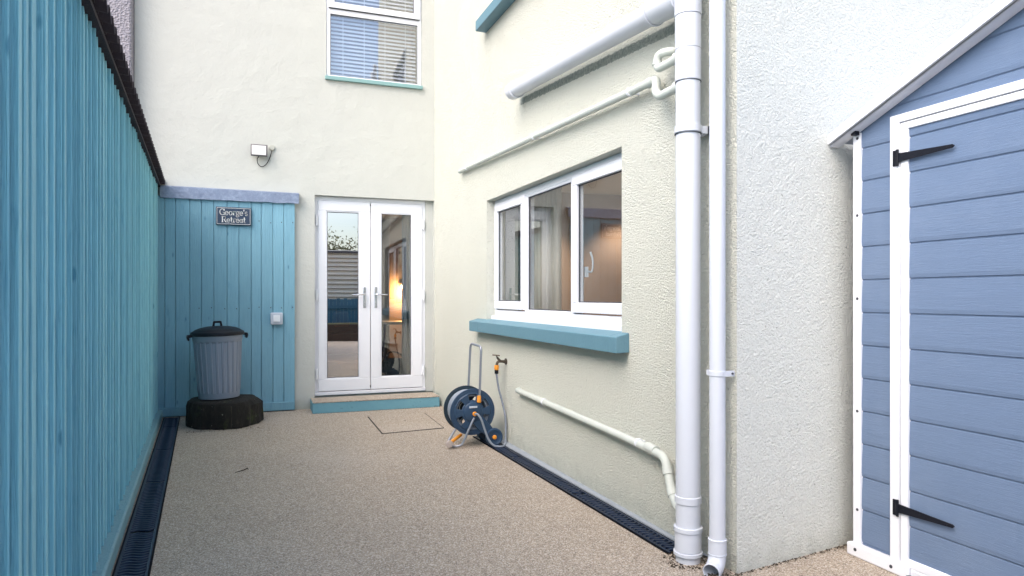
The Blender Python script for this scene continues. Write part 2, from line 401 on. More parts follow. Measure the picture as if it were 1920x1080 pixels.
# roof over the wing and over the back range, with fascias
mb=MB()
mb.add([(-.25,YN-YR-.3,HT),(4.6,YN-YR+.3,HT),(4.6,6.5,HT),(-4,6.5,HT),(-4,-.25,HT),(-.25,-.25,HT)],[(0,1,2,3,4,5)])
mb.add([(-.25,YN-YR-.3,HT+.12),(4.6,YN-YR+.3,HT+.12),(4.6,1,HT+1.9),(1.8,2,HT+2.1),(-4,2,HT+2.1),(-4,-.25,HT+.12),(-.25,-.25,HT+.12),(1.6,.8,HT+1.9)],
       [(0,1,2,7),(0,7,6),(6,7,3,4,5),(7,2,3)])
mb.build('roof','slate',house,fixn=False)
mb=MB(); mb.box(-.28,-.25,YN-YR-.3,-.28,HT-.05,HT+.14); mb.box(-4,-.25,-.28,-.25,HT-.05,HT+.14)
mb.build('fascia_board','upvc',house)

# --- ground floor window in the side wall ---
win=MB()
x0=.075  # face of outer frame, set back in the reveal
Y0,Y1,Z0,Z1=wy0+.002,wy1-.002,1.0,2.048
def frame(mb,xa,xb,y0,y1,z0,z1,w,wb=None):
    wb=wb or w
    mb.box(xa,xb,y0,y1,z0,z0+wb); mb.box(xa,xb,y0,y1,z1-w,z1); mb.box(xa,xb,y0,y0+w,z0+wb,z1-w); mb.box(xa,xb,y1-w,y1,z0+wb,z1-w)
d1,d2=4.166-YC,5.02-YC
frame(win,x0,x0+.07,Y0,Y1,1.032,Z1,.05)
win.box(x0+.002,x0+.068,d1-.02,d1+.025,1.082,Z1-.05); win.box(x0+.002,x0+.068,d2-.025,d2+.02,1.082,Z1-.05)
win.box(x0-.035,x0+.06,Y0,Y1,Z0-.008,1.031)           # upvc cill
w1=side_local(win.build('window','upvc',house,bevel=.004))
def sash(y0,y1,z0,z1,par,proud=.014,w=.068):
    m=MB(); frame(m,x0-proud,x0+.045,y0,y1,z0,z1,w); m.build('sash','upvc',par,bevel=.006,seg=3)
    m=MB(); 
    a,b,c,d=y0+w,y1-w,z0+w,z1-w
    frame(m,x0+.006,x0+.012,a,b,c,d,.007); m.build('gasket','seal',par)
    m=MB(); m.quad((x0+.012,a,c),(x0+.012,b,c),(x0+.012,b,d),(x0+.012,a,d)); m.build('pane','glass',par,smooth=False)
sash(d2+.003,Y1-.02,1.092,2.0+.01,w1); sash(Y0+.02,d1-.003,1.092,2.0+.01,w1)
m=MB(); frame(m,x0+.004,x0+.03,d1+.02,d2-.02,1.075,Z1-.045,.022); m.build('glazing_bead','upvc',w1,bevel=.003)
m=MB(); frame(m,x0+.012,x0+.018,d1+.042,d2-.042,1.097,Z1-.067,.007); m.build('gasket','seal',w1)
m=MB(); m.quad((x0+.02,d1+.04,1.095),(x0+.02,d2-.04,1.095),(x0+.02,d2-.04,Z1-.065),(x0+.02,d1+.04,Z1-.065)); m.build('pane','glass',w1,smooth=False)
m=MB(); m.box(x0+.06,x0+.08,d1-.07,d1-.045,1.33,1.40); m.tube(spline([(x0+.075,d1-.057,1.37),(x0+.11,d1-.06,1.37),(x0+.11,d1-.075,1.44),(x0+.095,d1-.07,1.50)]),.0065,10); m.build('window_handle','upvc',w1)
# teal sill
mb=MB()
s0,s1=3.31-YC,5.99-YC
mb.prism([(-.086,.886),(.0,.888),(.0,.99),(.074,.992),(.074,1.0),(-.005,.998),(-.086,.976)],'Y',wy0+.001,wy1-.001)
mb.prism([(-.086,.886),(.0,.888),(.0,.996),(-.005,.998),(-.086,.976)],'Y',s0,wy0+.001)
mb.prism([(-.086,.886),(.0,.888),(.0,.996),(-.005,.998),(-.086,.976)],'Y',wy1-.001,s1)
side_local(mb.build('window_sill','sill',house,bevel=.004))
# --- upstairs window in the side wall, only its sill end shows ---
mb=MB(); mb.box(-.10,.08,4.2-YC,5.76-YC,3.545,3.635); side_local(mb.build('window_sill','sill',house,bevel=.005))
mb=MB(); a,b,c,d=4.352-YC,5.618-YC,3.64,4.748
frame(mb,.08,.14,a,b,c,d,.06); mb.box(.082,.138,(a+b)/2-.03,(a+b)/2+.03,c+.06,d-.06); w2=side_local(mb.build('window','upvc',house,bevel=.004))
m=MB(); m.quad((.11,a+.06,c+.06),(.11,b-.06,c+.06),(.11,b-.06,d-.06),(.11,a+.06,d-.06)); m.build('pane','glass',w2,smooth=False)
# --- upper window in the rear wall ---
def rl(o): o.location=Vector((-XN,0,0)); return o
mb=MB()
def frameY(mb,ya,yb,x0,x1,z0,z1,w,wb=None):
    wb=wb or w
    mb.box(x0,x1,ya,yb,z0,z0+wb); mb.box(x0,x1,ya,yb,z1-w,z1); mb.box(x0,x0+w,ya,yb,z0+wb,z1-w); mb.box(x1-w,x1,ya,yb,z0+wb,z1-w)
frameY(mb,.012,.075,.667,1.708,3.577,4.948,.042,.022); mb.box(.709,1.666,.014,.073,4.262,4.318)
w3=rl(mb.build('window','upvc',house,bevel=.004))
m=MB(); frameY(m,-.012,.05,.69,1.685,4.322,4.93,.062); m.build('sash','upvc',w3,bevel=.006,seg=3)
m=MB(); m.quad((.752,.036,4.384),(1.623,.024,4.384),(1.623,.024,4.87),(.752,.036,4.87)); m.build('pane','uglass',w3,smooth=False)
m=MB(); m.quad((.709,.041,3.599),(1.666,.029,3.599),(1.666,.029,4.262),(.709,.041,4.262)); m.build('pane','uglass',w3,smooth=False)
m=MB(); frameY(m,.022,.028,.709,1.666,3.599,4.262,.006); m.build('gasket','seal',w3)
m=MB(); frameY(m,.017,.023,.752,1.623,4.384,4.868,.006); m.build('gasket','seal',w3)
m=MB(); m.box(.69,1.685,-.004,.012,4.3185,4.3215); m.build('sash_seal','seal',w3)
mb=MB(); mb.box(.652,1.716,-.035,.012,3.535,3.575); rl(mb.build('window_sill',simple('pale_teal_sill',(.22,.38,.38),.6,bumps=(60,.002)),house,bevel=.003))
# --- french door ---
DY=.07
mb=MB(); 
mb.box(.547,1.765,DY,DY+.07,2.245,2.288); mb.box(.547,.587,DY,DY+.07,.165,2.245); mb.box(1.727,1.765,DY,DY+.07,.165,2.245)
mb.box(.547,1.765,DY-.02,DY+.08,.128,.164)
dr=rl(mb.build('french_door','upvc',house,bevel=.003))
mb=MB(); mb.box(1.7655,1.853,DY-.012,DY+.10,.117,2.289); mb.box(.546,1.853,DY+.02,DY+.23,.0,.127)
mb.build('door_lining','render',dr)
def leaf(xa,xb,ga,gb,hand):
    m=MB(); z0,z1=.172,2.243; y=DY-.012; yb=DY+.055; gz0,gz1=.300,2.135
    m.box(xa,xb,y,yb,z0,gz0); m.box(xa,xb,y,yb,gz1,z1); m.box(xa,ga,y,yb,gz0,gz1); m.box(gb,xb,y,yb,gz0,gz1)
    lf=m.build('door_leaf','upvc',dr,bevel=.004)
    m=MB(); frameY(m,y+.006,y+.03,ga,gb,gz0,gz1,.012); m.build('glazing_bead','upvc',dr,bevel=.002)
    m=MB(); frameY(m,y+.014,y+.02,ga+.012,gb-.012,gz0+.012,gz1-.012,.005); m.build('gasket','seal',dr)
    m=MB(); m.quad((ga+.01,y+.026,gz0+.01),(gb-.01,y+.0215,gz0+.01),(gb-.01,y+.0215,gz1-.01),(ga+.01,y+.026,gz1-.01)); m.build('pane','dglass' if hand<0 else 'dglass2',dr,smooth=False)
    hx=1.08 if hand<0 else 1.203
    m=MB(); m.box(hx-.014,hx+.014,y-.008,y,1.075,1.305)
    m.tube(rounded([(hx,y-.005,1.225),(hx,y-.05,1.225),(hx+hand*.125,y-.052,1.218)],.02),.009,10)
    m.lathe([(.011,y-.012),(.011,y-.006)],(hx,0,1.13),'Y',12)
    m.build('door_handle','chrome',dr,bevel=.002)
leaf(.585,1.142,.667,1.028,-1); leaf(1.148,1.729,1.257,1.613,1)
for x in (.568,1.742):
    for z in (.36,1.215,2.02):
        m=MB(); m.box(x-.014,x+.014,DY-.03,DY,z-.045,z+.045); m.tube([(x,DY-.032,z-.06),(x,DY-.032,z+.06)],.009,10); m.build('hinge','wplastic',dr,bevel=.002)
for z in (.205,2.215):
    m=MB(); m.box(1.1405,1.1495,DY-.016,DY-.011,z-.012,z+.012); m.build('stop_block','seal',dr)

# --- rooms seen through the glass (parts of the house) ---
def room(x0,x1,y0,y1,z0,z1,skip):
    m=MB()
    Q={'x0':((x0,y0,z0),(x0,y1,z0),(x0,y1,z1),(x0,y0,z1)),'x1':((x1,y0,z0),(x1,y1,z0),(x1,y1,z1),(x1,y0,z1)),
       'y0':((x0,y0,z0),(x1,y0,z0),(x1,y0,z1),(x0,y0,z1)),'y1':((x0,y1,z0),(x1,y1,z0),(x1,y1,z1),(x0,y1,z1))}
    for k,q in Q.items():
        if k not in skip: m.quad(*q)
    hl(m.build('interior_wall','intwall',house,fixn=False))
    m=MB(); m.quad((x0,y0,z0),(x1,y0,z0),(x1,y1,z0),(x0,y1,z0)); hl(m.build('interior_floor','intfloor',house,fixn=False))
    m=MB(); m.quad((x0,y0,z1),(x1,y0,z1),(x1,y1,z1),(x0,y1,z1)); hl(m.build('interior_ceiling','ceil',house,fixn=False))
room(-1.0,3.2,YR+.30,13.0,.14,2.5,('y0',))
m=MB(); m.box(2.0,3.19,11.25,12.99,.141,2.499); hl(m.build('chimney_breast','intwall',house))
room(2.22,5.0,3.05,7.45,.14,2.45,('x0',))
room(.4,2.0,YR+.30,9.5,3.3,5.3,('y0',))
# reveals close the rooms to the wall
m=MB()
for (a,b) in ((3.05,3.392),(5.743,7.45)): m.quad((2.215,a,.14),(2.215,b,.14),(2.215,b,2.45),(2.215,a,2.45))
m.quad((2.215,3.392,.14),(2.215,5.743,.14),(2.215,5.743,.97),(2.215,3.392,.97)); m.quad((2.215,3.392,2.06),(2.215,5.743,2.06),(2.215,5.743,2.45),(2.215,3.392,2.45))
for (a,b,c,d) in ((-1,.543,.14,2.5),(1.856,3.2,.14,2.5),(.543,1.856,2.292,2.5),(.4,.66,3.3,5.3),(1.715,2,3.3,5.3),(.66,1.715,3.3,3.57),(.66,1.715,4.96,5.3)): m.quad((a,YR+.302,c),(b,YR+.302,c),(b,YR+.302,d),(a,YR+.302,d))
hl(m.build('interior_wall','ceil',house,fixn=False))

# curtains
def curtain(name,label,x0,x1,y0,y1,z0,z1,folds,amp,mat):
    n=folds*10; m=MB(); vs=[];
    d=Vector((x1-x0,y1-y0,0)); nr=Vector((-d.y,d.x,0)).normalized()
    for i in range(n+1):
        t=i/n; a=math.sin(t*folds*2*math.pi+math.sin(t*9)*.8)*amp
        p=Vector((x0,y0,0))+d*t+nr*a
        vs+= [(p.x,p.y,z0),(p.x,p.y,z1)]
    m.add(vs,[(2*i,2*i+2,2*i+3,2*i+1) for i in range(n)])
    return tag(m.build(name,mat,None,fixn=False,solid=.003,angle=80),label,'curtain')
curtain('curtain','grey patterned curtain hanging inside the right leaf of the french door',1.555,1.84,7.93,7.93,.16,2.4,4,.03,'curtain_g')
curtain('curtain','beige full curtain hanging behind the middle pane of the kitchen window',2.32,2.36,5.12,5.78,.9,2.3,6,.035,'curtain_b')
# venetian blind in the upper window
bl=thing('venetian_blind','white venetian blind lowered behind the upper rear window','window blind',(1.19,7.67,3.60))
m=MB()
k=0; z=.01
while z<1.25:
    m.quad((-.47,-.012,z),(.47,-.012,z),(.47,.012,z+.030),(-.47,.012,z+.030)); z+=.042
m.build('slats','blind',bl,smooth=False,fixn=False,solid=.002)
for x in (-.34,-.11,.12,.35):
    m=MB(); m.box(x-.003,x+.003,-.018,-.0145,0,1.3); m.build('ladder_cord','wplastic',bl)
m=MB(); m.box(-.475,.475,-.02,.02,1.29,1.33); m.build('headrail','blind',bl)
# wall lamp with its warm light
wl=thing('wall_lamp','lit brass wall lamp glowing amber beyond the right door leaf','wall lamp',(2.2,11.245,1.42),R(90))
m=MB(); m.lathe([(.05,0),(.05,-.02)],(0,0,0),'X',20); m.tube(rounded([(0,0,0),(-.13,0,0),(-.13,0,.05)],.03),.01,8); m.tube([(-.13,0,.0),(-.13,0,.26)],.006,8); m.build('bracket','darkwood',wl)
m=MB(); m.lathe([(.012,-.09),(.036,-.06),(.034,-.02),(.014,.0)],(-.13,0,-.02),'Z',16); m.build('bulb','bulb',wl)
m=MB(); m.lathe([(.02,.0),(.055,.03),(.055,.09),(.03,.10)],(-.13,0,-.03),'Z',20); m.build('lamp_shade','darkwood',wl)
ld=bpy.data.lights.new('lamp_light','POINT'); ld.energy=16; ld.color=(1,.52,.2); ld.shadow_soft_size=.05
lo=bpy.data.objects.new('lamp_light',ld); C.objects.link(lo); lo.parent=wl; lo.location=(-.13,-.02,-.17)
# kitchen downlights
for i,(x,y,e) in enumerate(((3.0,7.05,11),(4.2,7.05,9),(3.2,5.2,9))):
    dl=thing('downlight',('warm lit ceiling downlight seen through the right sash of the kitchen window','lit downlight deeper in the kitchen near its far wall','lit downlight over the middle of the kitchen')[i],'ceiling light',(x,y,2.445),0,'kitchen downlights')
    m=MB(); m.lathe([(.05,0),(.05,-.008),(.036,-.008),(.036,-.001)],(0,0,0),'Z',24,cap=False); m.build('rim','chrome',dl)
    m=MB(); m.lathe([(.036,-.004),(.036,-.006)],(0,0,0),'Z',20); m.build('lens','spot',dl)
    ld=bpy.data.lights.new('spot_light','SPOT'); ld.energy=e*4.5; ld.color=(1,.78,.58); ld.spot_size=R(105); ld.spot_blend=.6; ld.shadow_soft_size=.03
    lo=bpy.data.objects.new('spot_light',ld); C.objects.link(lo); lo.parent=dl; lo.location=(0,0,-.02)
# furniture seen through the door
so_=thing('sofa','dark brown leather sofa at the far end of the room behind the french door','sofa',(.9,12.3,.14))
m=MB(); m.box(-1.1,1.1,-.45,.45,.08,.42); m.build('seat_base','sofa',so_,bevel=.04,seg=4)
m=MB(); m.box(-1.1,1.1,.2,.5,.42,.85); m.build('backrest','sofa',so_,bevel=.06,seg=4)
for s in (-1,1):
    m=MB(); m.box(s*1.2-.12,s*1.2+.12,-.5,.5,.08,.6); m.build('armrest','sofa',so_,bevel=.05,seg=4)
m=MB(); m.box(-.14,.14,-.06,.06,-.14,.14); o=m.build('cushion','cushion',None,bevel=.06,seg=4); o.location=(1.35,12.4,.80); o.rotation_euler=(R(-15),0,R(10)); tag(o,'mustard cushion leaning on the dark sofa','cushion')
m=MB(); m.prism([(.78,9.3),(2.0,8.9),(2.0,11.2),(.95,11.2)],'Z',.142,.155); tag(m.build('rug','rug',None,bevel=.01),'dark grey rug on the pale floor inside the french door','rug')
st=thing('side_table','dark side table inside the right leaf of the french door','table',(1.9,9.9,.14))
m=MB(); m.box(-.28,.28,-.28,.28,.66,.70); m.build('table_top','darkwood',st,bevel=.005)
for sx in (-1,1):
    for sy in (-1,1):
        m=MB(); m.box(sx*.24-.02,sx*.24+.02,sy*.24-.02,sy*.24+.02,0,.66); m.build('leg','darkwood',st)
bgp=thing('bag','dark cloth bag slumped on the floor just inside the right door leaf','bag',(1.55,8.35,.14))
m=MB(); m.lathe([(.12,0),(.2,.05),(.21,.16),(.16,.27),(.10,.30)],(0,0,0),'Z',32,fn=lambda r,h,a:r*(1+.12*math.sin(3*a+h*9)+.06*math.sin(7*a))); m.build('bag_body','bag',bgp)
m=MB(); m.tube(spline([(-.12,-.05,.26),(-.08,-.08,.38),(.05,-.08,.36),(.12,-.05,.25)]),.01,8); m.build('handle','blackp',bgp)

# ---------------- doorstep ----------------
ds=thing('doorstep','low doorstep with gravel top and painted teal edge under the french door','step',(1.17,7.22,0))
m=MB(); m.prism([(-.672,.003),(.66,.003),(.66,.345),(-.672,.345)],'Z',.0,.106); m.build('riser','step',ds,bevel=.004)
m=MB(); m.prism([(-.668,.0),(.657,.0),(.657,.345),(-.668,.345)],'Z',.1065,.116); m.build('tread','gravel',ds,bevel=.003)

# ---------------- blue timber panel beside the door ----------------
tp=thing('boarded_screen','teal board panel with lead topped edge between fence and french door','panel',(0,7.52,0))
gaps=[-1.0,-.89]+[7.52*math.tan(math.atan((x-960)/1275.56)+.3541) for x in (329,355.7,377.8,401,425.7,448,471,490,511.8,532,553)]
m=MB()
for a,b in zip(gaps,gaps[1:]):
    m.t=random.random(); off=random.uniform(0,.006); m.box(a+.002,b-.002,off,.03,.02,2.2)
m.build('boards','panel',tp,bevel=.003)
m=MB(); m.box(-1,.335,.024,.05,0.0,2.2); m.build('backing','panel',tp)
m=MB(); m.box(-.95,.338,-.022,-.001,.012,.095); m.build('skirting','panel',tp,bevel=.003)
m=MB(); n=60
pts=[]
for i in range(n+1):
    x=-.93+1.31*i/n; pts.append((x,2.178+.008*noise.noise(Vector((x*9,1,0)))))
pts=[(x,z) for x,z in pts]+[(.382,2.283),(-.93,2.292)]
m.prism(pts,'Y',-.022,-.004)
m.add([(-.93,-.022,2.292),(.382,-.022,2.283),(.382,.05,2.30),(-.93,.05,2.31),(-.93,-.004,2.285),(.382,-.004,2.276),(.382,.049,2.293),(-.93,.049,2.303)],[(0,1,2,3),(7,6,5,4),(0,4,5,1),(1,5,6,2),(3,2,6,7),(0,3,7,4)])
m.build('lead_flashing','lead',tp,angle=20)
for zz in (1.975,1.085):
    for a,b in zip(gaps[3:],gaps[4:]):
        if a>-.5 or zz<1.5:
            m=MB(); m.lathe([(.0055,-.002),(.0055,.001)],(b-.022,0,zz+random.uniform(-.012,.012)),'Y',8); m.build('nail_head','seal',tp)

# ---------------- name sign ----------------
sg=thing('name_sign','navy name plaque reading George\'s Retreat on the teal panel','sign',(-.257,7.516,2.02))
m=MB(); m.box(-.168,.168,-.018,-.002,-.092,.092); m.build('plaque','navy',sg,bevel=.004)
m=MB(); 
for (a,b,c,d) in ((-.158,.158,.0795,.0825),(-.158,.158,-.0825,-.0795),(-.158,-.155,-.0795,.0795),(.155,.158,-.0795,.0795)): m.box(a,b,-.0195,-.017,c,d)
m.build('border_line','lettering',sg)
def arc(cx,cz,rx,rz,a0,a1,n=10): return [(cx+rx*math.cos(R(a0+(a1-a0)*i/n)),cz+rz*math.sin(R(a0+(a1-a0)*i/n))) for i in range(n+1)]
GL={ # strokes in x 0..w, z 0..1 cap height ; x height .62
 'G':(.80,[arc(.42,.5,.38,.5,48,330,16),[(.76,.02),(.76,.42)],[(.52,.42),(.90,.42)],[(.70,.98),(.70,.74)]]),
 'e':(.52,[[(.04,.33),(.46,.33)],arc(.25,.31,.21,.31,0,318,14)]),
 'o':(.56,[arc(.28,.31,.23,.31,0,360,16)]),
 'r':(.44,[[(.12,0),(.12,.62)],[(0,.0),(.25,0)],[(0,.60),(.12,.62)],arc(.32,.36,.2,.26,180,60,8)]),
 'g':(.54,[arc(.25,.40,.19,.22,0,360,14),[(.44,.56),(.54,.62)],arc(.25,-.12,.22,.16,0,360,14),[(.14,.20),(.12,.06)]]),
 "'":(.18,[[(.09,.98),(.06,.74)]]),
 's':(.42,[arc(.21,.46,.16,.16,40,270,9),arc(.21,.16,.17,.15,90,-140,9)]),
 'R':(.78,[[(.14,0),(.14,1)],[(0,0),(.28,0)],[(0,1),(.4,1)],arc(.38,.75,.26,.25,90,-90,10),[(.14,.5),(.38,.5)],[(.38,.5),(.70,.02)],[(.64,0),(.80,0)]]),
 't':(.38,[[(.16,.9),(.16,.14)],arc(.30,.14,.14,.14,180,290,6),[(0,.60),(.34,.60)]]),
 'a':(.54,[arc(.23,.28,.19,.28,20,340,14),[(.43,.60),(.43,.06)],[(.43,.04),(.54,.0)]]),
}
def word(m,txt,cx,cz,h,wd):
    sp=.06; W=sum(GL[c][0]+sp for c in txt)-sp; x=cx-W*h/2
    for ch in txt:
        gw,st=GL[ch]
        for q in st:
            for (a,b) in zip(q,q[1:]):
                A=Vector((x+a[0]*h,0,cz+a[1]*h)); B=Vector((x+b[0]*h,0,cz+b[1]*h)); d=(B-A)
                if d.length<1e-6: continue
                d.normalize(); nn=Vector((-d.z,0,d.x)); ww=wd*(.55+.75*abs(d.z))*.5; e=d*ww*.4
                vs=[A-e+nn*ww,A-e-nn*ww,B+e-nn*ww,B+e+nn*ww]
                m.add([(v.x,-.0192,v.z) for v in vs]+[(v.x,-.0172,v.z) for v in vs],[(0,1,2,3),(7,6,5,4),(0,4,5,1),(1,5,6,2),(2,6,7,3),(3,7,4,0)])
        x+=(gw+sp)*h
m=MB(); word(m,"George's",0,.010,.060,.0072); word(m,"Retreat",0,-.064,.058,.0072)
m.build('lettering','lettering',sg,smooth=False)
# outdoor switch
sw=thing('outdoor_switch','small grey weatherproof switch with white rocker on the teal panel','switch',(.157,7.518,.97))
m=MB(); m.box(-.06,.06,-.045,0,-.062,.062); m.build('housing','gplastic',sw,bevel=.01,seg=3)
m=MB(); m.box(-.033,.033,-.054,-.044,-.033,.036); m.build('rocker','wplastic',sw,bevel=.004)

# ---------------- floodlight ----------------
fl=thing('floodlight','square white faced floodlight with looping black cable high on the rear wall','floodlight',(-.01,7.57,2.71))
m=MB(); m.box(-.085,.078,-.075,-.045,-.058,.062); m.build('housing','greyp',fl,bevel=.006)
m=MB(); m.box(-.074,.064,-.0785,-.074,-.046,.050); m.build('lens','lens',fl,bevel=.002)
m=MB(); m.box(-.02,.02,-.046,-.001,-.03,.03); m.box(-.05,.04,-.046,-.04,-.01,.01); m.build('bracket','greyp',fl)
m=MB(); m.lathe([(.03,-.001),(.03,-.014),(.026,-.018)],(.122,0,.05),'Y',24); m.build('junction_box','render',fl)
m=MB(); m.tube(spline([(-.005,-.05,-.058),(-.022,-.045,-.085),(-.015,-.03,-.13),(.02,-.02,-.158),(.065,-.016,-.13),(.10,-.014,-.06),(.122,-.016,.018)]),.0042,8); m.build('cable','blackp',fl)

# ---------------- neighbouring house and lean-to roof ----------------
nb=thing('neighbouring_house','grey pebbledashed neighbouring house rising behind the fence','house',(-1.17,7.44,0))
m=MB(); m.box(-6,0,0,5,0,6.2); m.build('wall','pebble',nb,bevel=.02)
m=MB(); m.prism([(-.3,6.2),(5.3,6.2),(2.5,8.2)],'X',-6.2,.12); m.build('roof','slate',nb)

# ---------------- left fence ----------------
FA=math.atan(.0733)
fe=thing('timber_fence','tall blue painted close board fence along the left side of the yard','fence',(-.602,3.337,0),FA)
gaps_f=[]
m=MB(); y=-5.5
while y<4.25:
    wd=random.uniform(.066,.105); lip=random.choice((.006,.009,.012,.015))
    m.t=random.random(); top=2.285+random.uniform(-.008,.012)
    a=y; b=min(y+wd,4.25); xf=-.052+random.uniform(-.0015,.0015); ch=random.uniform(.001,.004)
    # feather edged board: thick near edge, thin far edge tucked behind the next board
    prof=[(-.066,a),(xf+lip-ch,a),(xf+lip,a+ch),(xf-.001,b-.004),(xf-.004,b),(-.066,b)]
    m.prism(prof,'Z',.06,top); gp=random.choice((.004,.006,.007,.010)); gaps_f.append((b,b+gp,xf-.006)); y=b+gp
m.build('boards','fence',fe,angle=30)
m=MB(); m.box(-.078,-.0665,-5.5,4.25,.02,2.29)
for (a,b,x) in gaps_f: m.box(-.0655,x,a+.0003,b-.0003,.07,2.27)  # dark strips standing in for the shade between boards
m.build('backing',simple('gap_shade_strip',(.003,.015,.04),.8,spec=.2),fe)
m=MB(); m.box(-.06,0,-5.5,4.2,.0,.085); m.build('gravel_board',painted_wood('rail_paint',(.20,.38,.44)),fe,bevel=.012,seg=3)
for yy in (-3.2,-.8,1.6,4.0):
    m=MB(); m.box(-.17,-.076,yy-.05,yy+.05,0,2.28); m.build('post','fence',fe,bevel=.004)
# corrugated roof edge along the fence top
m=MB(); n=int(9.8/.0125); vs=[]; cols=[(.02,0),(-.25,.03),(-.9,.10)]
for i in range(n+1):
    y=-5.5+i*.0125; h=.024*math.cos(2*math.pi*y/.118)
    for (x,z) in cols: vs.append((x,y,2.335+z+h))
k=len(cols); m.add(vs,[(i*k+j,i*k+j+1,(i+1)*k+j+1,(i+1)*k+j) for i in range(n) for j in range(k-1)])
cr=thing('lean_to_roof','dark corrugated roof sheets edging over the top of the blue fence','roof',(-.602,3.337,0),FA)
m.build('corrugated_sheet','roofm',cr,fixn=False,solid=.007,angle=60)
m=MB(); n=int(9.8/.0125); vs=[]
for i in range(n+1):
    y=-5.5+i*.0125; h=.024*math.cos(2*math.pi*(y+.04)/.118)
    for (x,z) in ((-.02,.02),(-.2,.045)): vs.append((x,y,2.335+z+h))
m.add(vs,[(i*2,i*2+1,i*2+3,i*2+2) for i in range(n)])
m.build('upper_sheet','roofm',cr,fixn=False,solid=.007,angle=60)
m=MB(); m.box(-.055,-.02,-5.5,4.25,2.29,2.31); m.build('eaves_batten','roofm',cr)
m=MB(); m.box(-.95,-.85,-5.5,4.2,0,2.42); m.build('rear_wall_of_lean_to','pebble',cr)

# ---------------- channel drains ----------------
def drain(name,label,loc,rz,y0,y1,wd,mat='drain',joints=1.0):
    t=thing(name,label,'drain',loc,rz,'black channel drains')
    m=MB(); m.box(0,.008,y0,y1,-.03,.007); m.box(wd-.008,wd,y0,y1,-.03,.007); m.box(0.0085,wd-.0085,y0,y1,-.03,-.0) ; m.build('channel','drainbase',t)
    m=MB(); m.box(.009,.02,y0,y1,.001,.0085); m.box(wd-.02,wd-.009,y0,y1,.001,.0085)
    y=y0+.02; i=0; W=wd-.04
    while y<y1-.015:
        n=10; vs=[]
        for k in range(n+1):
            x=.02+W*k/n; s=math.sin(2*math.pi*k/n*1.0)*.012
            for (dy,z) in ((-.0085,.001),(-.006,.0095),(.006,.0095),(.0085,.001)): vs.append((x,y+s+dy,z))
        m.add(vs,[(a*4+b,a*4+b+1,(a+1)*4+b+1,(a+1)*4+b) for a in range(n) for b in range(3)])
        i+=1; y+=.034 if i%29 else .06
    m.build('grating',mat,t,fixn=False,angle=30)
    return t
drain('channel_drain','long black slotted drain along the foot of the blue fence',(-.602+.004,3.337,0),FA-.0014,-4.5,4.14,.148)
drain('channel_drain','black wavy slotted drain along the foot of the window wall',(1.776,2.72,0),.0265,0,2.85,.118)
m=MB(); m.add([(1.897,2.72,0),(1.93,2.5,0),(XW(5.6),5.6,0),(1.822,5.6,0),(1.897,2.72,.012),(1.93,2.5,.012),(XW(5.6)+.005,5.6,.016),(1.822,5.6,.012)],[(4,5,6,7),(0,4,7,3)])
tag(m.build('concrete_strip','concrete',None,fixn=False),kind='structure')

# ---------------- inspection cover ----------------
mc=thing('manhole_cover','recessed gravel filled manhole cover with dark outline before the doorstep','manhole cover',(1.285,6.41,0),.0)
m=MB(); q=[(-.286,.44),(.30,.454),(.285,-.385),(-.292,-.453)]
m.prism([(a*1.0,b*1.0) for a,b in q],'Z',-.01,.0035); m.build('frame','gap',mc)
m=MB(); m.prism([(a*.965,b*.975) for a,b in q],'Z',-.01,.006); m.build('infill','gravel',mc)
m=MB(); m.lathe([(.009,.0),(.009,.0075)],(.02,.1,0),'Z',10); m.build('keyhole','gap',mc)

# ---------------- pipes ----------------
sx,sy=1.822,2.622
sp=thing('soil_pipe','thick white soil pipe running up the wall corner with a sloping branch','drainpipe',(sx,sy,0))
def ring(m,z,r,h,x=0,y=0): m.lathe([(r-.004,z),(r,z+.002),(r,z+h-.002),(r-.004,z+h)],(x,y,0),'Z',48)
m=MB(); m.lathe([(.055,.0),(.055,5.3)],n=48); m.build('pipe','pipe',sp)
for (z,r,h) in ((.03,.065,.018),(.048,.0595,.09),(.137,.064,.022),(.264,.0595,.034),(2.175,.058,.15),(2.322,.058,.15),(2.472,.0605,.15)):
    m=MB(); ring(m,z,r,h); m.build('coupling','pipe',sp)
for z in (2.171,2.318,1.935):
    m=MB(); ring(m,z,.0588 if z>2 else .0602,.0028); m.build('gasket','seal',sp)
for z in (1.94,4.2):
    m=MB(); ring(m,z,.0605,.034); m.box(.045,.10,-.03,-.018,z,z+.034); m.box(.085,.10,-.03,.06,z,z+.034); m.build('pipe_clip','pipe',sp)
# branch
bs=Vector((1.81,4.86,2.768))-Vector((sx,sy,0)); be=Vector((0,.0,2.575)); dv=(be-bs).normalized()
m=MB(); m.tube([bs,bs+dv*2.08,be],.055,40); m.build('branch_pipe','pipe',sp)
m=MB(); m.tube([bs-dv*.035,bs-dv*.03,bs-dv*.03,bs+dv*.05,bs+dv*.05,bs+dv*.055],[.045,.057,.061,.061,.064,.064],40); m.tube([bs+dv*.056,bs+dv*.068],.0655,40); m.build('end_cap','pipe',sp)
m=MB(); m.tube([be-dv*.27,be-dv*.26,be-dv*.05],[.06,.063,.063],40); m.tube([be-dv*.285,be-dv*.272],.067,40); m.build('coupling','pipe',sp)
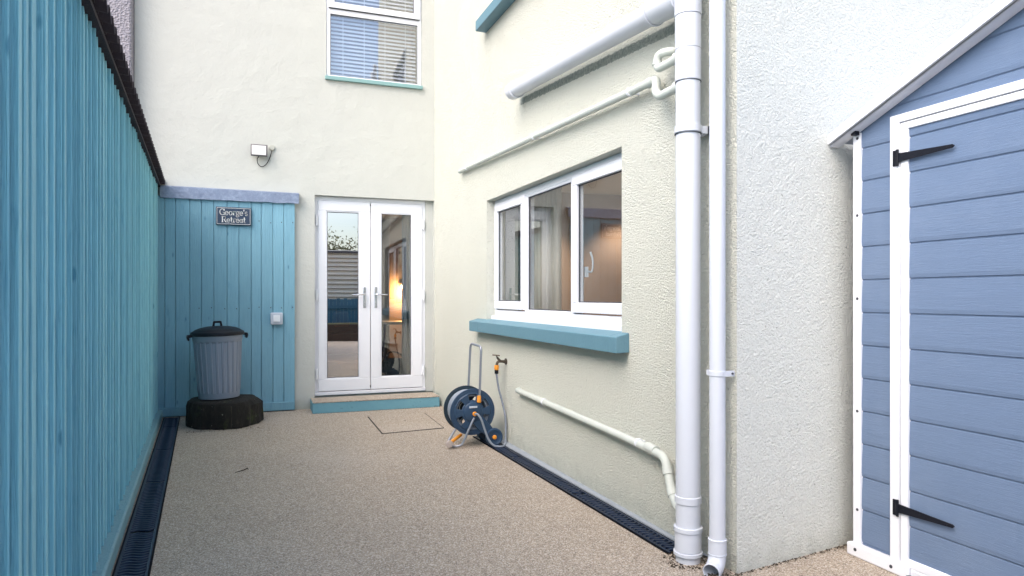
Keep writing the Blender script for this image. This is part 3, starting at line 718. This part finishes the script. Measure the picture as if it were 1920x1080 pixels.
# rainwater pipe
rx,ry=1.862,2.463
rp=thing('rainwater_pipe','slim white rainwater downpipe ending in an open shoe beside the corner','drainpipe',(rx,ry,0))
m=MB(); m.lathe([(.034,.09),(.034,5.5)],n=40); m.build('pipe','pipe',rp)
m=MB(); ring(m,.085,.0385,.06); ring(m,.142,.040,.008); ring(m,.08,.040,.008); m.build('collar','pipe',rp)
for z in (.855,3.3):
    m=MB(); ring(m,z,.0375,.024); m.box(.0,.062,-.036,-.031,z,z+.024); m.box(-.02,.02,.03,.05,z,z+.024); m.build('pipe_clip','pipe',rp)
    m=MB(); m.lathe([(.005,-.041),(.005,-.036)],(.05,0,z+.012),'Y',8); m.build('screw','seal',rp)
# shoe: open elbow toward the camera's left
sh=[(0,0,.10),(0,0,.075),(-.01,-.006,.05),(-.032,-.020,.030),(-.062,-.040,.024)]
m=MB(); m.tube(spline(sh,5),.0355,32,cap=False); m.build('shoe','pipe',rp,solid=.004,fixn=False)
# upper waste pipe
def clip(par,p,r,d):
    m=MB(); d=d.normalized(); m.tube([p-d*.008,p+d*.008],r+.004,20); m.box(p.x,p.x+.06,p.y-.006,p.y+.006,p.z-.012,p.z+.012); m.build('pipe_clip','wplastic',par)
A=Vector((1.842,6.465,2.432)); B=Vector((1.868,2.985,2.292)); L0=Vector((sx,sy,0))
wp=thing('waste_pipe','cream waste pipe sloping across the wall above the kitchen window','waste pipe',A)
m=MB(); pts=[Vector((0,0,0))]+[q-A for q in rounded([B+Vector((0,.2,.008)),B+Vector((0,-.03,0)),Vector((1.83,2.905,2.21)),Vector((1.825,2.86,2.175)),Vector((sx,sy+.05,2.175))],.03)]
m.tube(pts,.0215,20); m.build('pipe','cpipe',wp)
d=(B-A).normalized()
for a,b,r in ((B-A-d*.05,B-A+d*.012,.026),(Vector((sx,sy+.055,2.175))-A,Vector((sx,sy+.09,2.175))-A,.029)):
    m=MB(); m.tube([a,b],r,20); m.build('coupling','cpipe',wp)
for t in (.075,.55,.935): clip(wp,(B-A)*t,.0215,B-A)
# overflow loop
op=thing('overflow_pipe','short looped cream pipe joining the soil pipe above the waste elbow','waste pipe',(1.9,2.80,2.42))
o0=Vector((1.9,2.80,2.42)); 
m=MB(); m.tube([q-o0 for q in rounded([(1.93,2.80,2.385),(1.85,2.815,2.385),(1.825,2.88,2.385),(1.825,2.885,2.315),(1.823,2.80,2.31),(sx,sy+.05,2.31)],.035)],.0205,20); m.build('pipe','cpipe',op)
m=MB(); m.tube([Vector((sx,sy+.055,2.31))-o0,Vector((sx,sy+.09,2.31))-o0],.029,20); m.build('coupling','cpipe',op)
m=MB(); m.tube([Vector((1.825,2.884,2.335))-o0,Vector((1.825,2.884,2.35))-o0],.0245,20); m.build('coupling','cpipe',op)
# lower waste pipe
A=Vector((1.868,4.926,.473)); B=Vector((1.885,3.02,.418))
w2_=thing('waste_pipe','cream waste pipe running low along the wall below the kitchen window','waste pipe',A)
pts=[Vector((1.91,4.945,.474)),A]+rounded([B+Vector((0,.3,.005)),Vector((1.88,2.90,.405)),Vector((1.855,2.80,.255)),Vector((1.84,2.74,.215)),Vector((sx,sy+.045,.205))],.045)
m=MB(); m.tube([q-A for q in pts],.0215,20); m.build('pipe','cpipe',w2_)
for a,b in ((Vector((1.884,3.07,.421)),Vector((1.883,2.985,.415))),(Vector((1.87,2.868,.36)),Vector((1.866,2.85,.33))),(Vector((1.858,2.81,.27)),Vector((1.852,2.785,.245)))):
    m=MB(); m.tube([a-A,b-A],.0255,20); m.build('coupling','cpipe',w2_)
for t in (.27,.93): clip(w2_,(B-A)*t,.0215,B-A)

# ---------------- tap and hose ----------------
tpx=thing('outdoor_tap','weathered brass outdoor tap with orange hose connector on the wall','tap',(XW(5.25),5.25,.667))
m=MB(); m.lathe([(.026,-.008),(.026,0)],(0,0,0),'X',20); m.lathe([(.012,-.03),(.014,-.012),(.014,-.008)],(0,0,0),'X',14)
m.tube(rounded([(0,0,0),(-.075,0,.004),(-.083,0,-.03)],.02),.0115,12); m.tube([(-.055,0,.005),(-.078,.0,.035)],[.012,.009],12); m.build('tap_body','brass',tpx)
m=MB(); m.tube([(-.078,0,.033),(-.084,0,.05)],.006,8); m.tube([(-.082+.018,-.02,.052),(-.1-.012,.02,.056)],.0055,8); m.build('tap_handle','brass',tpx)
m=MB(); m.lathe([(.016,-.065),(.019,-.058),(.019,-.032),(.016,-.026)],(-.084,0,0),'Z',16); m.build('connector','orange',tpx)
m=MB(); m.lathe([(.012,-.098),(.016,-.094),(.016,-.066)],(-.084,0,0),'Z',16); m.build('collar','blackp',tpx)

hr=thing('hose_reel','slate blue freestanding hose reel with tube handle beside the wall','hose reel',(1.587,5.30,0))
def disc(y,mat,name):
    m=MB(); n=84; rs=[.05,.078,.094,.143,.150,.165,.18]; ang=[2*math.pi*j/n for j in range(n)]
    vs=[(r*math.cos(a),y+(-.008 if r<.15 else 0)*(1 if y<0 else -1),.28+r*math.sin(a)) for r in rs for a in ang]; fs=[]
    for i in range(len(rs)-1):
        for j in range(n):
            ph=(j%14)
            if i==2 and 4<=ph<=10 : continue
            if i==4 and 5<=ph<=10 and False: continue
            fs.append((i*n+j,i*n+(j+1)%n,(i+1)*n+(j+1)%n,(i+1)*n+j))
    m.add(vs,fs); return m.build(name,mat,hr,fixn=False,solid=.006)
disc(-.10,'reelb','reel_disc'); disc(.10,'reeld','reel_disc')
for y in (-.10,.10):
    m=MB(); pts=[(.18*math.cos(2*math.pi*i/60),y,.28+.18*math.sin(2*math.pi*i/60)) for i in range(60)]; m.tube(pts,.006,8,closed=True); m.build('disc_rim','reelb' if y<0 else 'reeld',hr)
m=MB(); m.lathe([(.05,-.10),(.05,.10)],(0,0,.28),'Y',32); m.build('drum','reeld',hr)
m=MB(); turns=13; pts=[]
for layer,(rad) in enumerate((.128,.141,.153)):
    for i in range(turns*28):
        t=i/(turns*28); y=(-.085+.17*t)*(1 if layer%2==0 else -1); a=2*math.pi*i/28
        pts.append((rad*math.cos(a),y,.28+rad*math.sin(a)))
m.tube(pts,.0066,7); m.build('coiled_hose','hose',hr)
# hub boss with three arms on the front
m=MB(); m.lathe([(.082,-.106),(.078,-.118),(.05,-.128),(.03,-.13)],(0,0,.28),'Y',40)
m.prism([(.02,.33),(.075,.25),(.20,.10),(.165,.05),(.06,.12),(-.01,.2)],'Y',-.117,-.105)
m.build('side_plate','reelb',hr,bevel=.004)
m=MB(); m.box(-.036,.03,-.135,-.129,.314,.330); o=m.build('badge','gplastic',hr,bevel=.003)
m=MB(); m.lathe([(.016,-.145),(.018,-.135),(.018,-.128)],(.008,0,.268),'Y',16); m.build('connector','orange',hr)
# tube handle
m=MB(); m.tube(rounded([(.048,-.115,.36),(.056,-.112,.42),(.07,-.108,.80),(.05,.12,.81),(.028,.112,.42),(.025,.11,.30)],.045,8),.0095,14); m.build('handle_tube','alu',hr)
m=MB(); m.lathe([(.012,.352),(.017,.358),(.016,.40),(.0125,.41)],(.05,-.113,0),'Z',16); m.build('clamp','orange',hr,bevel=.002)
# leg tube
m=MB(); m.tube(rounded([(.005,-.125,.235),(-.03,-.13,.17),(-.10,-.135,.022),(-.16,-.10,.014),(-.15,.10,.014),(-.02,.11,.2)],.04,6),.0095,14); m.build('leg_tube','alu',hr)
# wheels
for y in (-.12,.13):
    m=MB(); m.lathe([(.03,y-.008),(.052,y-.012),(.058,y-.016),(.068,y-.014),(.071,y-.006),(.071,y+.012),(.066,y+.016)],(.175,0,.071),'Y',40); wh=m.build('wheel','reelb',hr)
    m=MB(); m.lathe([(.010,y-.024),(.016,y-.02),(.018,y-.010)],(.175,0,.071),'Y',20); m.build('hub_cap','orange',wh)
m=MB(); m.tube([(.175,-.12,.071),(.175,.13,.071)],.008,10); m.tube([(.175,-.09,.075),(.05,-.09,.15)],.012,10); m.tube([(.175,.10,.075),(.05,.10,.15)],.012,10); m.build('axle','reeld',hr)
m=MB(); m.tube([(-.19,-.11,.045),(-.07,-.01,.085)],.013,14); m.build('crank_arm','orange',hr)
m=MB(); m.lathe([(.010,-.150),(.012,-.146),(.024,-.147),(.028,-.142),(.028,-.128),(.022,-.12)],(-.195,.02,.042),'Y',24); m.build('crank_knob',simple('pale_pink_plastic',(.50,.42,.38),.5),hr)
# hose from the reel hub to the tap
m=MB()
hp=[(1.595,5.155,.268),(1.61,5.13,.268),(1.635,5.115,.225),(1.66,5.11,.15),(1.69,5.10,.07),(1.73,5.09,.022),(1.79,5.08,.012),(1.835,5.13,.012),(1.862,5.19,.035),(1.872,5.21,.11),(1.872,5.22,.22),(1.852,5.24,.34),(1.825,5.25,.45),(1.806,5.25,.57)]
m.tube(spline(hp,8),.0085,12)
tag(m.build('garden_hose','hose',None),'grey hose curling from the reel up to the wall tap','hose')

# ---------------- bin and stump ----------------
sx_,sy_=-.335,6.985
m=MB(); nn=72; prof=[(.305,0),(.318,.01),(.318,.06),(.315,.13),(.318,.19),(.312,.228),(.295,.238),(.14,.241),(.02,.242)]
def sf(r,h,a): 
    k=noise.noise(Vector((math.cos(a)*1.6,math.sin(a)*1.6,3)))*.16-.02*(h>.2)+noise.noise(Vector((math.cos(a)*6,math.sin(a)*6,h*4)))*.06
    k+=.022*noise.noise(Vector((math.cos(a)*16,math.sin(a)*16,h*1.5)))+.03*noise.noise(Vector((math.cos(a)*3,math.sin(a)*3,8)))
    return r*(1+k)+ (.035*max(0,math.cos(a))**3 if h<.2 else 0)
m.lathe(prof,(0,0,0),'Z',nn,fn=sf)
st=m.build('tree_stump','bark'); st.location=(sx_,sy_,0); tag(st,'squat mossy black tree stump carrying the bin','tree stump')
bn=thing('dustbin','grey ribbed plastic dustbin with black lid standing on the stump','dustbin',(-.365,7.0,.25),R(10))
bn.rotation_euler=(R(0),R(-1.5),R(10))
n=144; prof=[(.172,0),(.176,.004),(.178,.05),(.179,.055),(.181,.065),(.205,.52),(.208,.53),(.214,.54),(.216,.585),(.222,.59),(.222,.60)]
def bf(r,h,a):
    if .06<h<.525:
        k=(a*24/(2*math.pi))%1; q=1 if .12<k<.55 else 0
        return r+(.0065 if q else 0)
    return r+(.004 if h<=.055 or h>=.53 else 0)
m=MB(); m.lathe(prof,(0,0,0),'Z',n*2,fn=bf); m.build('body','binp',bn,angle=30)
ld_=thing('x','','') if False else None
m=MB(); m.lathe([(.226,.585),(.236,.588),(.238,.602),(.232,.618),(.205,.634),(.198,.640),(.16,.655),(.10,.668),(.04,.672),(.005,.673)],(0,0,0),'Z',64); lid=m.build('lid','blackp',bn)
m=MB(); m.prism([(-.045,.668),(-.036,.715),(-.028,.72),(.028,.72),(.036,.715),(.045,.668),(.026,.668),(.022,.70),(-.022,.70),(-.026,.668)],'Y',-.014,.014); m.build('lid_grip','blackp',lid,bevel=.003)
for s in (-1,1):
    m=MB(); m.prism([(s*.225,.60),(s*.262,.598),(s*.268,.575),(s*.258,.545),(s*.245,.55),(s*.248,.572),(s*.225,.578)],'Y',-.045,.045); m.build('handle','blackp',bn,bevel=.004)

# ---------------- plastic shed ----------------
XS=2.60
sd_=thing('garden_shed','blue grey plastic garden shed with white trim against the front wall','shed',(XS,1.52,0))
GZ=.067; PITCH=.151; HW=.90; EZ=1.925; SL=.4
def clad(m,ya,yb,za,zb,depth=0.0,gable=False):
    # profile in z: each plank leans out a little to its lower edge, with a groove between planks
    zs=[]; k=int((za-GZ)/PITCH)-1; pr=[]
    while GZ+PITCH*k<zb+PITCH:
        z=GZ+PITCH*k; pr+=[(z-.005,-.0008),(z-.0025,.0022),(z+.0015,.0022),(z+.006,-.0035),(z+.022,-.0055),(z+PITCH*.5,-.0042)]; k+=1
    def lerp(z):
        for (a,b) in zip(pr,pr[1:]):
            if a[0]<=z<=b[0]: return a[1]+(b[1]-a[1])*(z-a[0])/max(1e-9,b[0]-a[0])
    P=[(za,lerp(za))]+[p for p in pr if za<p[0]<zb]+[(zb,lerp(zb))]
    def lim(z):
        if not gable or z<=EZ+.034: return ya,yb
        t=(z-EZ-.034)/SL; return ya+t,yb-t
    for (a,b) in zip(P,P[1:]):
        la,lb=lim(a[0]),lim(b[0])
        if lb[1]<lb[0]: break
        m.quad((depth+a[1],la[0],a[0]),(depth+a[1],la[1],a[0]),(depth+b[1],lb[1],b[0]),(depth+b[1],lb[0],b[0]))
m=MB(); clad(m,.692,HW-.002,.06,EZ); clad(m,-HW+.002,-.692,.06,EZ)
clad(m,-HW,HW,EZ,EZ+.034+HW*SL-.002,0,True); clad(m,-.692,.692,1.978,1.98)
m.box(.012,.02,-.69,.69,.05,1.98)
m.box(.02,1.9,HW-.03,HW-.005,.03,EZ); m.box(.02,1.9,-HW+.005,-HW+.03,.03,EZ); m.box(1.87,1.9,-HW+.031,HW-.031,.03,EZ+.1)
m.build('wall','shed',sd_,fixn=False,angle=25)
for s in (1,-1):
    m=MB(); a,b=sorted((s*(HW-.042),s*(HW+.0))); m.box(-.014,.035,a,b,.045,EZ+.03); m.build('corner_post','upvc',sd_,bevel=.003)
pass
for z in (1.93,1.574,1.19,.671,.216):
    m=MB(); m.lathe([(.0065,-.0165),(.0065,-.0135)],(0,HW-.026,z),'X',10); m.build('screw','seal',sd_)
for y in (HW-.03,HW-.22):
    m=MB(); m.lathe([(.0075,-.0345),(.0075,-.031)],(0,y,.035 if y>.8 else .028),'X',10); m.build('screw','seal',sd_)
m=MB(); m.box(-.032,1.9,HW-.30,HW+.02,.0,.058); m.box(-.018,1.9,-HW-.02,HW-.301,.0,.045); m.build('base','upvc',sd_,bevel=.006)
# roof: two slopes with white barge edge
RX0,RX1=-.075,1.98
def slope(s):
    e=HW+.085; zt=EZ+.03
    y0,z0=s*e,zt-.085*SL; y1,z1=0,zt+HW*SL
    m=MB(); m.add([(RX0+.012,y0,z0+.01),(RX1,y0,z0+.01),(RX1,y1,z1+.01),(RX0+.012,y1,z1+.01),(RX0+.012,y0,z0+.038),(RX1,y0,z0+.038),(RX1,y1,z1+.041),(RX0+.012,y1,z1+.041)],[(3,2,1,0),(4,5,6,7),(0,1,5,4),(1,2,6,5),(3,0,4,7)])
    m.build('roof_panel','gplastic',sd_)
    m=MB(); m.add([(RX0-.004,y0,z0-.001),(RX0+.01,y0,z0-.001),(RX0+.01,y1,z1-.001),(RX0-.004,y1,z1-.001),(RX0-.004,y0,z0+.043),(RX0+.01,y0,z0+.043),(RX0+.01,y1,z1+.046),(RX0-.004,y1,z1+.046)],[(3,2,1,0),(4,5,6,7),(0,1,5,4),(3,0,4,7),(1,2,6,5)])
    m.add([(RX0+.01,y0,z0-.012),(-.008,y0,z0-.012),(-.008,y1,z1-.012),(RX0+.01,y1,z1-.012),(RX0+.01,y0,z0-.006),(-.008,y0,z0-.006),(-.008,y1,z1-.006),(RX0+.01,y1,z1-.006)],[(3,2,1,0),(4,5,6,7),(0,1,5,4)])
    m.build('bargeboard','upvc',sd_)
slope(1); slope(-1)
m=MB(); yy=HW-.03; m.box(-.045,-.02,yy-.012,yy+.012,EZ+.03-.012+.03*SL-.014,EZ+.03+.03*SL-.006); m.build('roof_clip','blackp',sd_)
# door surround
m=MB()
for s in (1,-1):
    a,b=sorted((s*.652,s*.697)); m.box(-.02,.012,a,b,.03,1.985)
m.box(-.02,.012,-.651,.651,1.950,1.985); m.build('door_frame','upvc',sd_,bevel=.003)
def sdoor(ya,yb,side):
    t=MB(); w=.036; x=-.016
    t.box(x,.012,ya,ya+w,.045,1.946); t.box(x,.012,yb-w,yb,.045,1.946); t.box(x,.012,ya+w,yb-w,.045,.082); t.box(x,.012,ya+w,yb-w,1.916,1.946)
    d=t.build('door','upvc',sd_,bevel=.003)
    t=MB(); clad(t,ya+w,yb-w,.082,1.916,-.002); t.build('door_panel','shed',d,fixn=False,angle=25)
    for z in (1.798,.288):
        t=MB(); yh=yb+.008 if side>0 else ya-.008
        t.box(-.026,-.02,yh-.004,yh+.022,z-.034,z+.034) if side>0 else t.box(-.026,-.02,yh-.022,yh+.004,z-.034,z+.034)
        t.tube([(-.026,yh-.002*side,z-.036),(-.026,yh-.002*side,z+.036)],.006,10)
        pl=[(yh,z-.019),(yh-side*.25,z-.007),(yh-side*.258,z),(yh-side*.25,z+.007),(yh,z+.019)]
        t.prism(pl,'X',-.0265,-.0205)
        for q in (.03,.11,.23): t.lathe([(.004,-.0285),(.004,-.026)],(0,yh-side*q,z),'X',8)
        t.build('strap_hinge','blackm',d,bevel=.001)
sdoor(.003,.648,1); sdoor(-.648,-.003,-1)
m=MB(); m.box(-.06,-.033,-.6,HW-.31,.0,.028); m.build('threshold','blackp',sd_,bevel=.006)

# ---------------- litter ----------------
m=MB(); m.tube([(-.16,4.98,.006),(-.11,5.02,.008),(-.085,5.05,.012),(-.08,5.035,.006)],[.002,.003,.004,.002],6)
tag(m.build('twig','twig'),'thin dry twig lying on the gravel in the middle of the yard','twig')
m=MB(); random.seed(3)
def chip(x,y,s):
    a=random.uniform(0,6.3); p=[(x+math.cos(a+k*1.57)*s*random.uniform(.6,1),y+math.sin(a+k*1.57)*s*random.uniform(.35,.8),.002+random.uniform(0,.35)*s) for k in range(4)]
    m.add(p+[(x,y,.003+s*.5)],[(0,1,4),(1,2,4),(2,3,4),(3,0,4)])
for i in range(26): chip(random.uniform(-.4,1.6),random.uniform(2.8,6.6),random.uniform(.003,.007))
for i in range(230):
    a=random.uniform(0,6.3); r=random.uniform(.058,.12); chip(sx+math.cos(a)*r,sy+math.sin(a)*r-.01,random.uniform(.003,.009))
for i in range(160): chip(rx+random.uniform(-.08,.07),ry+random.uniform(-.14,.0),random.uniform(.003,.009))
for i in range(260):
    u=random.uniform(0,.9); q=Vector((XN+u*ca,YN+u*sa)); chip(q.x,q.y-abs(random.gauss(0,.012))-.004,random.uniform(.002,.007))
for i in range(120): chip(random.uniform(-.62,-.0),sy_+random.uniform(-.40,-.30)+0*i,random.uniform(.003,.008))
for i in range(90): chip(random.uniform(.5,1.84),7.215-abs(random.gauss(0,.01)),random.uniform(.002,.006))
tag(m.build('leaf_litter','debris',None,fixn=False),kind='stuff',label='dark crumbs of leaf litter along wall feet and scattered on gravel')

# ---------------- garden behind the camera (mirrored in the glass) ----------------
gf=thing('garden_fence','low teal fence with scalloped top across the garden end','fence',(2.4,-4.5,0))
m=MB(); x=-3.0
while x<4: m.t=random.random(); m.box(x,x+.096,0,.02,.05,1.12+random.uniform(-.02,.03)); x+=.1
m.build('boards','gfence',gf)
m=MB(); m.box(-3,4,.021,.06,.3,.38); m.box(-3,4,.021,.06,.85,.93); m.build('rail','gfence',gf)
ob=thing('timber_outbuilding','pale horizontally clad outbuilding beyond the garden fence','shed',(2.9,-5.6,0))
m=MB()
for k in range(20): z=k*.13; m.prism([(-.0,z),(.022,z+.002),(.006,z+.09),(0,z+.09)],'X',-2.2,2.2) if False else m.add([(-2.2,.05,z),(2.2,.05,z),(2.2,.004,z+.128),(-2.2,.004,z+.128),(-2.2,0,z),(2.2,0,z)],[(0,1,2,3),(4,5,1,0)])
m.box(-2.2,2.2,-3,-.002,0,2.5); m.build('wall',slat_clad(),ob,fixn=False,smooth=False)
m=MB(); m.box(-2.3,2.3,-3.1,.08,2.51,2.57); m.build('roof','slate',ob)
rb=thing('raised_bed','dark timber raised bed below the garden fence','planter',(2.3,-3.9,0))
m=MB(); m.box(-1.5,1.5,-.4,.4,0,.45); m.build('side_boards','darkwood',rb,bevel=.01)
m=MB(); m.box(-1.45,1.45,-.35,.35,.451,.47); m.build('soil','grass',rb)
def tree(loc,h,rad,nl,seed,label):
    rnd=random.Random(seed); t=thing('tree',label,'tree',loc,0,'garden trees')
    m=MB(); tips=[]
    m.tube([(0,0,0),(.03,.02,h*.3),(0,.05,h*.6),(.05,0,h*.9)],[.14,.11,.07,.02],10)
    for i in range(16):
        a=rnd.uniform(0,6.28); z=h*rnd.uniform(.3,.75); l=rad*rnd.uniform(.6,1.1)
        e=Vector((math.cos(a)*l,math.sin(a)*l,z+h*rnd.uniform(.12,.3))); mid=Vector((0,0,z))*.5+e*.5+Vector((0,0,-.1))
        m.tube(spline([(0,0,z),mid,e],4),[.05-.005*k for k in range(9)],7); tips+=[mid,e]
        for q in range(4):
            e2=e.lerp(mid,rnd.random())+Vector((rnd.gauss(0,.4),rnd.gauss(0,.4),rnd.uniform(0,.6))); m.tube([mid.lerp(e,.6),e2],[.02,.006],5); tips.append(e2)
    m.build('trunk','trunk',t)
    m=MB()
    for i in range(nl):
        c=rnd.choice(tips)+Vector((rnd.gauss(0,.28),rnd.gauss(0,.28),rnd.gauss(0,.22)))
        u=Vector((rnd.gauss(0,1),rnd.gauss(0,1),rnd.gauss(0,1))).normalized(); v_=u.orthogonal().normalized(); s=rnd.uniform(.03,.07)
        m.add([c-u*s,c+v_*s*.5,c+u*s,c-v_*s*.5],[(0,1,2,3)])
    m.build('crown','leaf',t,smooth=False,fixn=False)
tree((1.6,-9.5,0),3.5,1.3,3200,4,'bushy thin leaved tree behind the pale outbuilding, the nearer one')
tree((5.2,-11,0),3.6,1.5,2600,9,'taller thin leaved tree at the far right of the garden')
